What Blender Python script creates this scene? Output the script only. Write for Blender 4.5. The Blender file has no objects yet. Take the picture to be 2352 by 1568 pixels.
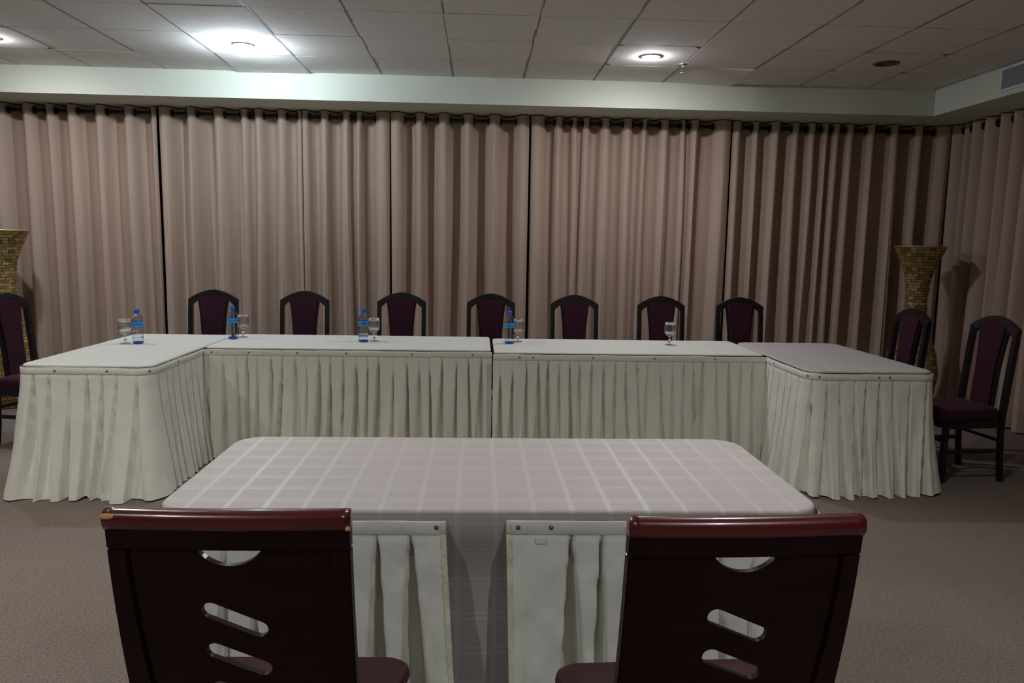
import bpy, bmesh, math, random
from mathutils import Vector, Matrix
random.seed(7)
scene = bpy.context.scene
C = scene.collection

# ---------------------------------------------------------------- camera
F_PX, PITCH, YAW, ROLL, ZC = 1711.44, -0.12934, 0.04509, 0.01758, 1.47435
cam_d = bpy.data.cameras.new('camera')
cam_d.sensor_fit = 'HORIZONTAL'
cam_d.sensor_width = 36.0
cam_d.lens = 36.0 * F_PX / 2352.0
cam_d.clip_start = 0.05
cam = bpy.data.objects.new('camera', cam_d)
C.objects.link(cam)
fwd = Vector((math.sin(YAW) * math.cos(PITCH), math.cos(YAW) * math.cos(PITCH), math.sin(PITCH)))
rgt = Vector((math.cos(YAW), -math.sin(YAW), 0))
up = rgt.cross(fwd)
r2 = rgt * math.cos(ROLL) + up * math.sin(ROLL)
u2 = -rgt * math.sin(ROLL) + up * math.cos(ROLL)
M4 = Matrix((r2, u2, -fwd)).transposed().to_4x4()
M4.translation = Vector((0, 0, ZC))
cam.matrix_world = M4
scene.camera = cam

# ---------------------------------------------------------------- world, exposure, lamp power
scene.view_settings.view_transform = 'Standard'
scene.view_settings.look = 'None'
scene.view_settings.gamma = 1.0
scene.view_settings.use_curve_mapping = False
scene.view_settings.exposure = 0.0
world = bpy.data.worlds.new('world')
scene.world = world
world.use_nodes = True
world.node_tree.nodes['Background'].inputs[0].default_value = (0.55, 0.5, 0.48, 1)
world.node_tree.nodes['Background'].inputs[1].default_value = 0.02
COOL = (0.74, 0.88, 1.0)
WARM = (1.0, 0.97, 0.93)
NEUT = (0.94, 0.97, 1.0)
# x, y, kind, strength, colour
LAMPS = [(-1.74, 5.74, 'bulb', 820, COOL), (1.26, 5.74, 'recessed', 820, (0.95, 0.94, 1.0)), (-3.54, 5.74, 'recessed', 800, (0.93, 0.94, 1.0)),
         (3.06, 5.74, 'unlit', 0, COOL),
         (-3.54, 2.74, 'deep', 1250, WARM), (-1.74, 2.74, 'deep', 1250, WARM), (1.26, 2.74, 'deep', 1050, WARM),
         (-1.74, -0.26, 'deep', 1700, NEUT), (1.26, -0.26, 'deep', 1600, NEUT)]

# ---------------------------------------------------------------- materials
def mat(name, col, rough=0.6, spec=0.5, metallic=0.0, coat=0.0, noise=None, bump=None, sheen=0.0):
    m = bpy.data.materials.new(name)
    m.use_nodes = True
    nt = m.node_tree
    b = nt.nodes['Principled BSDF']
    b.inputs['Base Color'].default_value = (*col, 1)
    b.inputs['Roughness'].default_value = rough
    b.inputs['Specular IOR Level'].default_value = spec
    b.inputs['Metallic'].default_value = metallic
    b.inputs['Coat Weight'].default_value = coat
    b.inputs['Coat Roughness'].default_value = 0.08
    b.inputs['Sheen Weight'].default_value = sheen
    tc = nt.nodes.new('ShaderNodeTexCoord')
    if noise:                      # (scale xyz, amount)
        sc, amt = noise
        mp = nt.nodes.new('ShaderNodeMapping'); mp.inputs['Scale'].default_value = sc
        n = nt.nodes.new('ShaderNodeTexNoise'); n.inputs['Scale'].default_value = 1.0; n.inputs['Detail'].default_value = 4
        nt.links.new(tc.outputs['Object'], mp.inputs[0]); nt.links.new(mp.outputs[0], n.inputs['Vector'])
        r = nt.nodes.new('ShaderNodeMapRange')
        r.inputs[1].default_value = 0.25; r.inputs[2].default_value = 0.75
        r.inputs[3].default_value = 1 - amt; r.inputs[4].default_value = 1 + amt
        nt.links.new(n.outputs[0], r.inputs[0])
        mx = nt.nodes.new('ShaderNodeVectorMath'); mx.operation = 'SCALE'
        mx.inputs[0].default_value = col
        nt.links.new(r.outputs[0], mx.inputs['Scale'])
        nt.links.new(mx.outputs[0], b.inputs['Base Color'])
    if bump:                       # (scale xyz, distance)
        sc, dist = bump
        mp = nt.nodes.new('ShaderNodeMapping'); mp.inputs['Scale'].default_value = sc
        n = nt.nodes.new('ShaderNodeTexNoise'); n.inputs['Scale'].default_value = 1.0; n.inputs['Detail'].default_value = 3
        nt.links.new(tc.outputs['Object'], mp.inputs[0]); nt.links.new(mp.outputs[0], n.inputs['Vector'])
        bp = nt.nodes.new('ShaderNodeBump'); bp.inputs['Distance'].default_value = dist; bp.inputs['Strength'].default_value = 1.0
        nt.links.new(n.outputs[0], bp.inputs['Height']); nt.links.new(bp.outputs[0], b.inputs['Normal'])
    return m

M = {}
M['tile'] = mat('ceiling_tile_board', (0.80, 0.77, 0.73), 0.95, 0.1, noise=((9, 9, 9), 0.04), bump=((130, 130, 130), 0.001))
M['grid'] = mat('ceiling_grid_metal', (0.30, 0.285, 0.27), 0.7, 0.3, noise=((5, 5, 5), 0.05))
M['plenum'] = mat('plenum_dark', (0.05, 0.045, 0.04), 0.9, noise=((3, 3, 3), 0.1))
M['paint'] = mat('soffit_paint', (0.63, 0.655, 0.555), 0.75, 0.25, noise=((2, 2, 2), 0.03), bump=((60, 60, 60), 0.0006))
M['wall'] = mat('wall_paint', (0.36, 0.32, 0.26), 0.8, 0.2, noise=((2, 2, 2), 0.04))
M['dark_wall'] = mat('night_window_wall', (0.05, 0.04, 0.035), 0.7, 0.2, noise=((2, 2, 2), 0.1))
M['curtain'] = mat('curtain_fabric', (0.48, 0.36, 0.28), 0.85, 0.2, sheen=0.15, noise=((260, 260, 1.2), 0.07), bump=((500, 500, 500), 0.0006))
M['black'] = mat('black_metal', (0.012, 0.011, 0.014), 0.45, 0.5, noise=((20, 20, 20), 0.1))
M['skirt'] = mat('cream_skirt_fabric', (0.80, 0.795, 0.71), 0.55, 0.35, sheen=0.1, noise=((6, 6, 3), 0.025), bump=((11, 11, 7), 0.014))
M['stud'] = mat('stud_metal', (0.22, 0.20, 0.16), 0.35, 0.5, 0.7, noise=((40, 40, 40), 0.1))
M['thread'] = mat('hem_thread', (0.74, 0.74, 0.56), 0.8, 0.2, noise=((90, 90, 90), 0.15))
M['paper'] = mat('paper_tag', (0.85, 0.85, 0.9), 0.7, 0.2, noise=((30, 30, 30), 0.03))
M['board'] = mat('plywood_board', (0.25, 0.16, 0.09), 0.6, noise=((30, 3, 3), 0.2))
M['steel'] = mat('grey_steel', (0.25, 0.25, 0.26), 0.4, 0.5, 0.8, noise=((20, 20, 20), 0.08))
M['chair_wood'] = mat('dark_chair_wood', (0.010, 0.007, 0.008), 0.36, 0.4, coat=0.12, noise=((30, 30, 4), 0.2))
M['velvet'] = mat('plum_upholstery', (0.034, 0.0055, 0.016), 0.85, 0.15, sheen=0.06, noise=((120, 120, 120), 0.12), bump=((400, 400, 400), 0.0008))
M['mahogany'] = mat('lacquered_mahogany', (0.012, 0.0012, 0.0018), 0.40, 0.18, coat=0.04, noise=((4, 40, 40), 0.25))
M['rail'] = mat('red_lacquer_rail', (0.085, 0.0065, 0.008), 0.28, 0.5, coat=0.6, noise=((4, 40, 40), 0.25))
M['seat_wood'] = mat('brown_leather_seat', (0.042, 0.011, 0.013), 0.5, 0.35, noise=((25, 25, 25), 0.12))
M['chip'] = mat('bare_wood_chip', (0.62, 0.36, 0.13), 0.7, 0.2, noise=((80, 80, 80), 0.2))
M['white_metal'] = mat('white_enamel', (0.72, 0.72, 0.74), 0.45, 0.4, noise=((15, 15, 15), 0.03))
M['grey_metal'] = mat('grey_grille', (0.24, 0.24, 0.27), 0.5, 0.4, noise=((15, 15, 15), 0.06))
M['bronze'] = mat('bronze_trim', (0.14, 0.10, 0.075), 0.4, 0.5, 0.6, noise=((30, 30, 30), 0.1))
M['chrome'] = mat('chrome', (0.6, 0.6, 0.62), 0.2, 0.5, 1.0, noise=((30, 30, 30), 0.05))
M['cap'] = mat('blue_cap_plastic', (0.005, 0.11, 0.62), 0.4, 0.5, noise=((60, 60, 60), 0.05))

def carpet():
    m = mat('carpet', (0.20, 0.165, 0.145), 0.97, 0.05, bump=((170, 170, 170), 0.006))
    nt = m.node_tree; b = nt.nodes['Principled BSDF']
    tc = nt.nodes.new('ShaderNodeTexCoord')
    n1 = nt.nodes.new('ShaderNodeTexNoise'); n1.inputs['Scale'].default_value = 110; n1.inputs['Detail'].default_value = 5; n1.inputs['Roughness'].default_value = 0.7
    n2 = nt.nodes.new('ShaderNodeTexNoise'); n2.inputs['Scale'].default_value = 1.6; n2.inputs['Detail'].default_value = 3
    nt.links.new(tc.outputs['Object'], n1.inputs['Vector']); nt.links.new(tc.outputs['Object'], n2.inputs['Vector'])
    cr = nt.nodes.new('ShaderNodeValToRGB')
    cr.color_ramp.elements[0].position = 0.3; cr.color_ramp.elements[0].color = (0.115, 0.094, 0.080, 1)
    cr.color_ramp.elements[1].position = 0.7; cr.color_ramp.elements[1].color = (0.32, 0.262, 0.224, 1)
    nt.links.new(n1.outputs[0], cr.inputs[0])
    mr = nt.nodes.new('ShaderNodeMapRange'); mr.inputs[3].default_value = 0.85; mr.inputs[4].default_value = 1.15
    nt.links.new(n2.outputs[0], mr.inputs[0])
    vm = nt.nodes.new('ShaderNodeVectorMath'); vm.operation = 'SCALE'
    nt.links.new(cr.outputs[0], vm.inputs[0]); nt.links.new(mr.outputs[0], vm.inputs['Scale'])
    nt.links.new(vm.outputs[0], b.inputs['Base Color'])
    return m
M['carpet'] = carpet()

def damask(name, base, stripe, rough, per=0.105):
    """woven plaid: wide single stripes one way, double thin stripes the other (UV in metres)"""
    m = mat(name, base, rough, 0.35, sheen=0.1)
    nt = m.node_tree; b = nt.nodes['Principled BSDF']
    uv = nt.nodes.new('ShaderNodeUVMap'); uv.uv_map = 'cloth'
    sep = nt.nodes.new('ShaderNodeSeparateXYZ'); nt.links.new(uv.outputs[0], sep.inputs[0])
    def math_(op, a, bv):
        n = nt.nodes.new('ShaderNodeMath'); n.operation = op
        if isinstance(a, (int, float)): n.inputs[0].default_value = a
        else: nt.links.new(a, n.inputs[0])
        if isinstance(bv, (int, float)): n.inputs[1].default_value = bv
        else: nt.links.new(bv, n.inputs[1])
        return n.outputs[0]
    def band(coord, off, hw):
        f = math_('FRACT', math_('ADD', math_('DIVIDE', coord, per), 50 + off), 0)
        d = math_('ABSOLUTE', math_('SUBTRACT', f, 0.5), 0)
        s = math_('SUBTRACT', hw + 0.02, d)
        s = math_('DIVIDE', s, 0.04)
        n = nt.nodes.new('ShaderNodeClamp'); nt.links.new(s, n.inputs[0]); return n.outputs[0]
    v1 = band(sep.outputs[0], 0.0, 0.065)
    h1 = band(sep.outputs[1], 0.0, 0.03)
    h2 = band(sep.outputs[1], 0.17, 0.03)
    tot = math_('MAXIMUM', v1, math_('MULTIPLY', math_('MAXIMUM', h1, h2), 1.0))
    mx = nt.nodes.new('ShaderNodeMix'); mx.data_type = 'RGBA'
    mx.inputs[6].default_value = (*base, 1); mx.inputs[7].default_value = (*stripe, 1)
    nt.links.new(tot, mx.inputs[0]); nt.links.new(mx.outputs[2], b.inputs['Base Color'])
    rr = nt.nodes.new('ShaderNodeMapRange'); rr.inputs[3].default_value = rough; rr.inputs[4].default_value = rough - 0.22
    nt.links.new(tot, rr.inputs[0]); nt.links.new(rr.outputs[0], b.inputs['Roughness'])
    return m
M['cloth_beige'] = damask('beige_damask', (0.48, 0.44, 0.425), (0.56, 0.52, 0.505), 0.62)
M['cloth_cream'] = damask('cream_damask', (0.66, 0.65, 0.59), (0.69, 0.68, 0.62), 0.65)

def emitter(name, col, strength):
    m = bpy.data.materials.new(name); m.use_nodes = True
    nt = m.node_tree; nt.nodes.remove(nt.nodes['Principled BSDF'])
    e = nt.nodes.new('ShaderNodeEmission'); e.inputs[0].default_value = (*col, 1); e.inputs[1].default_value = strength
    nt.links.new(e.outputs[0], nt.nodes['Material Output'].inputs[0])
    return m

def glassy(name, col, ior, clear, tint):
    """glass mixed with plain transparency so that thin ware throws a pale shadow"""
    m = bpy.data.materials.new(name); m.use_nodes = True
    nt = m.node_tree; b = nt.nodes['Principled BSDF']
    b.inputs['Base Color'].default_value = (*col, 1); b.inputs['Roughness'].default_value = 0.02
    b.inputs['IOR'].default_value = ior; b.inputs['Transmission Weight'].default_value = 1.0
    t = nt.nodes.new('ShaderNodeBsdfTransparent'); t.inputs[0].default_value = (*tint, 1)
    tc = nt.nodes.new('ShaderNodeTexCoord'); n = nt.nodes.new('ShaderNodeTexNoise'); n.inputs['Scale'].default_value = 30
    nt.links.new(tc.outputs['Object'], n.inputs['Vector'])
    mr = nt.nodes.new('ShaderNodeMapRange'); mr.inputs[3].default_value = clear - 0.04; mr.inputs[4].default_value = clear + 0.04
    nt.links.new(n.outputs[0], mr.inputs[0])
    mx = nt.nodes.new('ShaderNodeMixShader')
    nt.links.new(mr.outputs[0], mx.inputs[0]); nt.links.new(b.outputs[0], mx.inputs[1]); nt.links.new(t.outputs[0], mx.inputs[2])
    nt.links.new(mx.outputs[0], nt.nodes['Material Output'].inputs[0])
    return m
M['glass'] = glassy('clear_glass', (1, 1, 1), 1.45, 0.25, (0.97, 0.98, 0.98))
M['bottle'] = glassy('blue_tinted_bottle', (0.86, 0.93, 1.0), 1.2, 0.42, (0.80, 0.90, 1.0))
M['base_blue'] = mat('bottle_base_blue', (0.02, 0.10, 0.55), 0.2, 0.5, coat=0.3, noise=((60, 60, 60), 0.1))

def label_mat():
    m = mat('bottle_label', (0.005, 0.17, 0.50), 0.45, 0.4)
    nt = m.node_tree; b = nt.nodes['Principled BSDF']
    tc = nt.nodes.new('ShaderNodeTexCoord'); sep = nt.nodes.new('ShaderNodeSeparateXYZ')
    nt.links.new(tc.outputs['Object'], sep.inputs[0])
    w = nt.nodes.new('ShaderNodeTexWave'); w.bands_direction = 'Z'; w.inputs['Scale'].default_value = 14; w.inputs['Distortion'].default_value = 6
    w.inputs['Detail Scale'].default_value = 3
    nt.links.new(tc.outputs['Object'], w.inputs['Vector'])
    cr = nt.nodes.new('ShaderNodeValToRGB')
    cr.color_ramp.elements[0].position = 0.55; cr.color_ramp.elements[0].color = (0.004, 0.20, 0.56, 1)
    cr.color_ramp.elements[1].position = 0.95; cr.color_ramp.elements[1].color = (0.10, 0.42, 0.75, 1)
    nt.links.new(w.outputs[0], cr.inputs[0]); nt.links.new(cr.outputs[0], b.inputs['Base Color'])
    return m
M['label'] = label_mat()

def mosaic_mat():
    m = mat('gold_mosaic', (0.4, 0.28, 0.08), 0.32, 0.5, 0.4)
    nt = m.node_tree; b = nt.nodes['Principled BSDF']
    g = nt.nodes.new('ShaderNodeNewGeometry')
    cr = nt.nodes.new('ShaderNodeValToRGB')
    cr.color_ramp.elements[0].color = (0.20, 0.135, 0.045, 1); cr.color_ramp.elements[1].color = (0.58, 0.43, 0.18, 1)
    nt.links.new(g.outputs['Random Per Island'], cr.inputs[0]); nt.links.new(cr.outputs[0], b.inputs['Base Color'])
    return m
M['mosaic'] = mosaic_mat()
M['grout'] = mat('vase_grout', (0.10, 0.06, 0.02), 0.8, 0.2, noise=((60, 60, 60), 0.2))

# ---------------------------------------------------------------- mesh helpers
def obj(name, bm, m, parent=None, smooth=False):
    me = bpy.data.meshes.new(name)
    if isinstance(bm, bmesh.types.BMesh):
        bmesh.ops.recalc_face_normals(bm, faces=bm.faces[:]) if not bm.faces.layers.int.get('keep') else None
        bm.to_mesh(me); bm.free()
    else:
        vs, fs = bm
        me.from_pydata(vs, [], fs)
    me.materials.append(m)
    if smooth:
        for p in me.polygons: p.use_smooth = True
    o = bpy.data.objects.new(name, me)
    C.objects.link(o)
    if parent: o.parent = parent
    return o

def thing(name, label, cat, loc=(0, 0, 0), rotz=0.0, group=None):
    o = bpy.data.objects.new(name, None); C.objects.link(o)
    o.empty_display_size = 0.1
    o.location = loc; o.rotation_euler = (0, 0, rotz)
    o['label'] = label; o['category'] = cat
    if group: o['group'] = group
    return o

def tag(o, label, cat, group=None):
    o['label'] = label; o['category'] = cat
    if group: o['group'] = group
    return o

def struct(name, bm, m, label, smooth=False):
    o = obj(name, bm, m, None, smooth); o['kind'] = 'structure'; o['label'] = label
    return o

def dup(root, loc, rotz, label):
    r = root.copy(); C.objects.link(r); r.location = loc; r.rotation_euler = (0, 0, rotz); r['label'] = label
    for ch in list(root.children):
        c = ch.copy(); C.objects.link(c); c.parent = r
        for g in list(ch.children):
            d = g.copy(); C.objects.link(d); d.parent = c
    return r

def box(bm, x0, x1, y0, y1, z0, z1, bev=0.0, seg=2):
    r = bmesh.ops.create_cube(bm, size=1)
    vs = r['verts']
    for v in vs:
        v.co = Vector((x0 + (v.co.x + .5) * (x1 - x0), y0 + (v.co.y + .5) * (y1 - y0), z0 + (v.co.z + .5) * (z1 - z0)))
    if bev:
        es = {e for v in vs for e in v.link_edges}
        bmesh.ops.bevel(bm, geom=list(es), offset=bev, segments=seg, profile=0.5, affect='EDGES')
    return bm

def B(*a, **k):
    return box(bmesh.new(), *a, **k)

def bar(bm, a, b, w, d, bev=0.004):
    """square bar from a to b"""
    a, b = Vector(a), Vector(b); L = (b - a).length
    n0 = len(bm.verts)
    t = bmesh.new(); box(t, -w / 2, w / 2, -d / 2, d / 2, 0, L, bev)
    q = Vector((0, 0, 1)).rotation_difference((b - a).normalized())
    bmesh.ops.transform(t, matrix=Matrix.Translation(a) @ q.to_matrix().to_4x4(), verts=t.verts[:])
    me = bpy.data.meshes.new('t'); t.to_mesh(me); t.free(); bm.from_mesh(me); bpy.data.meshes.remove(me)
    return bm

def lathe(prof, seg=32, close=False):
    """prof: (r,z) list from bottom to top"""
    vs, fs = [], []
    n = len(prof)
    for i in range(seg):
        a = 2 * math.pi * i / seg
        for r, z in prof: vs.append((r * math.cos(a), r * math.sin(a), z))
    for i in range(seg):
        j = (i + 1) % seg
        for k in range(n - 1 if not close else n):
            l = (k + 1) % n
            fs.append((i * n + k, j * n + k, j * n + l, i * n + l))
    bm = bmesh.new(); me = bpy.data.meshes.new('t'); me.from_pydata(vs, [], fs); bm.from_mesh(me); bpy.data.meshes.remove(me)
    bmesh.ops.remove_doubles(bm, verts=bm.verts[:], dist=1e-5)
    return bm

def torus(R, r, seg=20, ring=8, axis='Z'):
    vs, fs = [], []
    for i in range(seg):
        a = 2 * math.pi * i / seg
        for j in range(ring):
            b = 2 * math.pi * j / ring
            p = ((R + r * math.cos(b)) * math.cos(a), (R + r * math.cos(b)) * math.sin(a), r * math.sin(b))
            vs.append((p[2], p[0], p[1]) if axis == 'X' else p)
    for i in range(seg):
        for j in range(ring):
            fs.append((i * ring + j, ((i + 1) % seg) * ring + j, ((i + 1) % seg) * ring + (j + 1) % ring, i * ring + (j + 1) % ring))
    return vs, fs

def prism_xz(poly, y0, y1, bev=0.0):
    bm = bmesh.new()
    f = [bm.verts.new((x, y0, z)) for x, z in poly]; b = [bm.verts.new((x, y1, z)) for x, z in poly]
    bm.faces.new(f); bm.faces.new(b[::-1])
    n = len(poly)
    for i in range(n): bm.faces.new((f[i], b[i], b[(i + 1) % n], f[(i + 1) % n]))
    if bev:
        es = [e for e in bm.edges if abs(e.verts[0].co.y - e.verts[1].co.y) < 1e-6]
        bmesh.ops.bevel(bm, geom=es, offset=bev, segments=2, profile=0.5, affect='EDGES')
    return bm

def fbm(seed):
    rr = random.Random(seed)
    ph = [(rr.uniform(0.6, 1.4), rr.uniform(0, 6.28)) for _ in range(5)]
    def f(s):
        return sum(math.sin(s * (i + 1) * w + p) / (i + 1) for i, (w, p) in enumerate(ph)) / 1.8
    return f

# ---------------------------------------------------------------- room shell
CZ, SOF, TRAY_Y, TRAY_R, TRAY_L, TRAY_B = 2.882, 2.66, 6.60, 3.98, -5.30, -2.40
XW, XL, YB, YN = 4.68, -6.0, 7.28, -3.1
struct('floor', B(XL, XW, YN, YB, -0.05, 0.0), M['carpet'], 'brown grey speckled carpet covering the whole floor')
struct('wall_back', B(XL, XW + 0.1, YB, YB + 0.1, -0.05, 3.1), M['dark_wall'], 'dark wall behind the long row of curtains')
struct('wall_right', B(XW, XW + 0.1, YN, YB, -0.05, 3.1), M['dark_wall'], 'dark wall behind the curtain on the right')
struct('wall_left', B(XL - 0.1, XL, YN, YB, -0.05, 3.1), M['wall'], 'plain beige wall on the left')
struct('wall_near', B(XL - 0.1, XW + 0.1, YN - 0.1, YN, -0.05, 3.1), M['wall'], 'plain beige wall behind the viewer')
struct('trim_1', B(XL, XW, TRAY_Y, YB, SOF, 3.05), M['paint'], 'pale green soffit above the long row of curtains')
struct('trim_2', B(TRAY_R, XW, YN, TRAY_Y, SOF, 3.05), M['paint'], 'pale green soffit turning along the right wall')
struct('trim_3', B(XL, TRAY_L, YN, TRAY_Y, SOF, 3.05), M['paint'], 'pale green soffit along the left wall')
struct('trim_4', B(TRAY_L, TRAY_R, YN, TRAY_B, SOF, 3.05), M['paint'], 'pale green soffit behind the viewer')

# ceiling: backing slab, tiles and grid bars as its parts
ceil = struct('ceiling', B(TRAY_L - .02, TRAY_R + .02, TRAY_B - .02, TRAY_Y + .02, CZ + 0.06, CZ + 0.10), M['plenum'], 'suspended ceiling of square white tiles in a metal grid')
X0, Y0, TS = -3.2432, 4.8356, 0.6
xs = [TRAY_L] + [X0 + TS * i for i in range(-3, 13)] + [TRAY_R]
ys = [TRAY_B] + [Y0 + TS * j for j in range(-12, 3)] + [TRAY_Y]
lamp_xy = [(a, b) for a, b, *_ in LAMPS]
tile_cache = {}
def tile_mesh(w, d, hole=None):
    key = (round(w, 3), round(d, 3), hole)
    if key in tile_cache: return tile_cache[key]
    bm = bmesh.new()
    g = 0.0035
    if hole is None:
        box(bm, -w / 2 + g, w / 2 - g, -d / 2 + g, d / 2 - g, 0, 0.015)
    else:                                   # square tile with a round hole for a fitting
        R = hole; n = 32
        for z in (0, 0.015):
            inner = []; outer = []
            for i in range(n):
                a = 2 * math.pi * (i + .5) / n; c, s = math.cos(a), math.sin(a)
                k = 1 / max(abs(c), abs(s))
                inner.append(bm.verts.new((R * c, R * s, z))); outer.append(bm.verts.new((k * c * (w / 2 - g), k * s * (d / 2 - g), z)))
            if z == 0: lo = (inner, outer)
            for i in range(n):
                j = (i + 1) % n
                bm.faces.new((inner[i], inner[j], outer[j], outer[i]))
        for i in range(n):
            j = (i + 1) % n
            bm.faces.new((lo[0][i], lo[0][j], inner[j], inner[i])); bm.faces.new((lo[1][i], lo[1][j], outer[j], outer[i]))
        bmesh.ops.recalc_face_normals(bm, faces=bm.faces[:])
    me = bpy.data.meshes.new('ceiling_tile'); bm.to_mesh(me); bm.free(); me.materials.append(M['tile'])
    tile_cache[key] = me
    return me
rt = random.Random(3)
for i in range(len(xs) - 1):
    for j in range(len(ys) - 1):
        w, d = xs[i + 1] - xs[i], ys[j + 1] - ys[j]
        cx, cy = (xs[i] + xs[i + 1]) / 2, (ys[j] + ys[j + 1]) / 2
        hole = None
        for lx, ly, kind, *_ in LAMPS:
            if abs(lx - cx) < .3 and abs(ly - cy) < .3 and kind != 'bulb': hole = 0.075
        o = bpy.data.objects.new('ceiling_tile', tile_mesh(w, d, hole)); C.objects.link(o); o.parent = ceil
        o.location = (cx, cy, CZ + rt.uniform(0, 0.0015))
        o.rotation_euler = (rt.uniform(-.0015, .0015), rt.uniform(-.0015, .0015), 0) if hole is None else (0, 0, 0)
        if j == len(ys) - 2 and abs(cx - 1.857) < .1:      # the sagging tile by the soffit
            o.rotation_euler = (-0.015, 0.04, 0.0); o.location.z -= 0.003
            o['label'] = 'sagging loose ceiling tile'
        if j == len(ys) - 2 and abs(cx + 1.743) < .1:
            o.rotation_euler = (-0.03, -0.006, 0.004); o.location.z -= 0.004
for x in xs[1:-1]:
    o = obj('grid_bar', B(x - .010, x + .010, TRAY_B, TRAY_Y, CZ + .0005, CZ + .03), M['grid'], ceil)
for y in ys[1:-1]:
    o = obj('grid_bar', B(TRAY_L, TRAY_R, y - .0035, y + .0035, CZ + .001, CZ + .03), M['grid'], ceil)

# ---------------------------------------------------------------- ceiling fittings
LAMP_LABELS = ['glowing bulb lamp hanging below the ceiling, lighting up the tiles around it', 'small round lit downlight in the ceiling beside the sprinkler',
               'lit downlight at the left edge of the photograph', 'unlit dark round downlight in the ceiling near the right corner',
               'recessed downlight over the left side of the room', 'recessed downlight over the left half of the front table',
               'recessed downlight over the right half of the front table', 'recessed downlight behind the viewer on the left', 'recessed downlight behind the viewer on the right']
for (lx, ly, kind, st, col), lab in zip(LAMPS, LAMP_LABELS):
    t = thing('ceiling_downlight', lab, 'downlight', (lx, ly, CZ), 0, 'ceiling downlights')
    if kind == 'bulb':
        obj('trim_ring', lathe([(0.0, 0.0), (0.075, 0.0), (0.078, -0.006), (0.062, -0.012), (0.0, -0.012)], 32), M['white_metal'], t, True)
        obj('bulb', lathe([(0.018, -0.010), (0.026, -0.018), (0.038, -0.030), (0.042, -0.045), (0.038, -0.062), (0.024, -0.078), (0.010, -0.084), (0, -0.085)], 24), emitter('bulb_glow', col, st), t, True)
    else:
        ring = M['bronze'] if kind == 'unlit' else M['white_metal']
        k = 1.18 if kind == 'unlit' else 1.0
        obj('trim_ring', lathe([(0.052 * k, 0.030), (0.056 * k, -0.003), (0.062 * k, -0.006), (0.080 * k, -0.0025), (0.081 * k, 0.0), (0.070 * k, 0.03)], 32, True), ring, t, True)
        if kind == 'unlit':
            obj('reflector', lathe([(0.0, 0.045), (0.035, 0.043), (0.064, 0.004)], 24), M['bronze'], t, True)
            obj('lamp_face', lathe([(0.0, 0.028), (0.028, 0.030), (0.032, 0.040)], 24), M['grey_metal'], t, True)
        elif kind == 'deep':
            obj('reflector', lathe([(0.0, 0.050), (0.050, 0.050), (0.056, 0.0)], 24), M['bronze'], t, True)
            obj('lamp_face', lathe([(0.0, 0.026), (0.046, 0.028), (0.047, 0.049)], 24), emitter('downlight_glow', col, st), t, True)
        else:
            obj('lamp_face', lathe([(0.0, -0.022), (0.018, -0.021), (0.034, -0.016), (0.045, -0.007), (0.050, 0.004), (0.052, 0.016)], 24), emitter('downlight_glow', col, st), t, True)

t = thing('fire_sprinkler', 'small chrome fire sprinkler hanging from the ceiling beside the lit downlight', 'sprinkler', (1.557, 5.93, CZ - 0.004))
obj('escutcheon', lathe([(0, 0), (0.034, 0), (0.032, -0.006), (0.012, -0.012), (0, -0.012)], 20), M['chrome'], t, True)
obj('body', lathe([(0.009, -0.010), (0.009, -0.030), (0.004, -0.034), (0.004, -0.058), (0, -0.058)], 12), M['chrome'], t, True)
for s in (-1, 1):
    bm = bmesh.new(); bar(bm, (s * .008, 0, -.026), (s * .016, 0, -.042), .004, .004, 0); bar(bm, (s * .016, 0, -.042), (s * .003, 0, -.060), .004, .004, 0)
    obj('frame_arm', bm, M['chrome'], t)
dv = []; df = []
for i in range(24):
    a = 2 * math.pi * i / 24; r = 0.020 if i % 2 else 0.013
    dv += [(r * math.cos(a), r * math.sin(a), -0.060), (r * math.cos(a), r * math.sin(a), -0.0615)]
df = [tuple(range(0, 48, 2)), tuple(range(47, 0, -2))] + [(2 * i, 2 * ((i + 1) % 24), 2 * ((i + 1) % 24) + 1, 2 * i + 1) for i in range(24)]
obj('deflector', (dv, df), M['chrome'], t)

t = thing('air_vent', 'white framed air vent grille on the right soffit', 'vent', (TRAY_R, 5.36, 2.785))
for nm, y0, y1, z0, z1 in (('frame', -.40, .40, .070, .088), ('frame', -.40, .40, -.088, -.070), ('frame', -.40, -.378, -.070, .070), ('frame', .378, .40, -.070, .070)):
    obj(nm, B(-.012, 0, y0, y1, z0, z1, bev=.002), M['white_metal'], t)
obj('duct_back', B(-.002, 0, -.378, .378, -.07, .07), M['plenum'], t)
bm = bmesh.new(); bar(bm, (-.006, -.378, 0), (-.006, .378, 0), .0035, .012, 0)
me = None
for k in range(11):
    if me is None:
        o = obj('slat', bm, M['grey_metal'], t); me = o.data
    else:
        o = bpy.data.objects.new('slat', me); C.objects.link(o); o.parent = t
    o.location = (0, 0, -.0625 + .0125 * k); 

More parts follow.
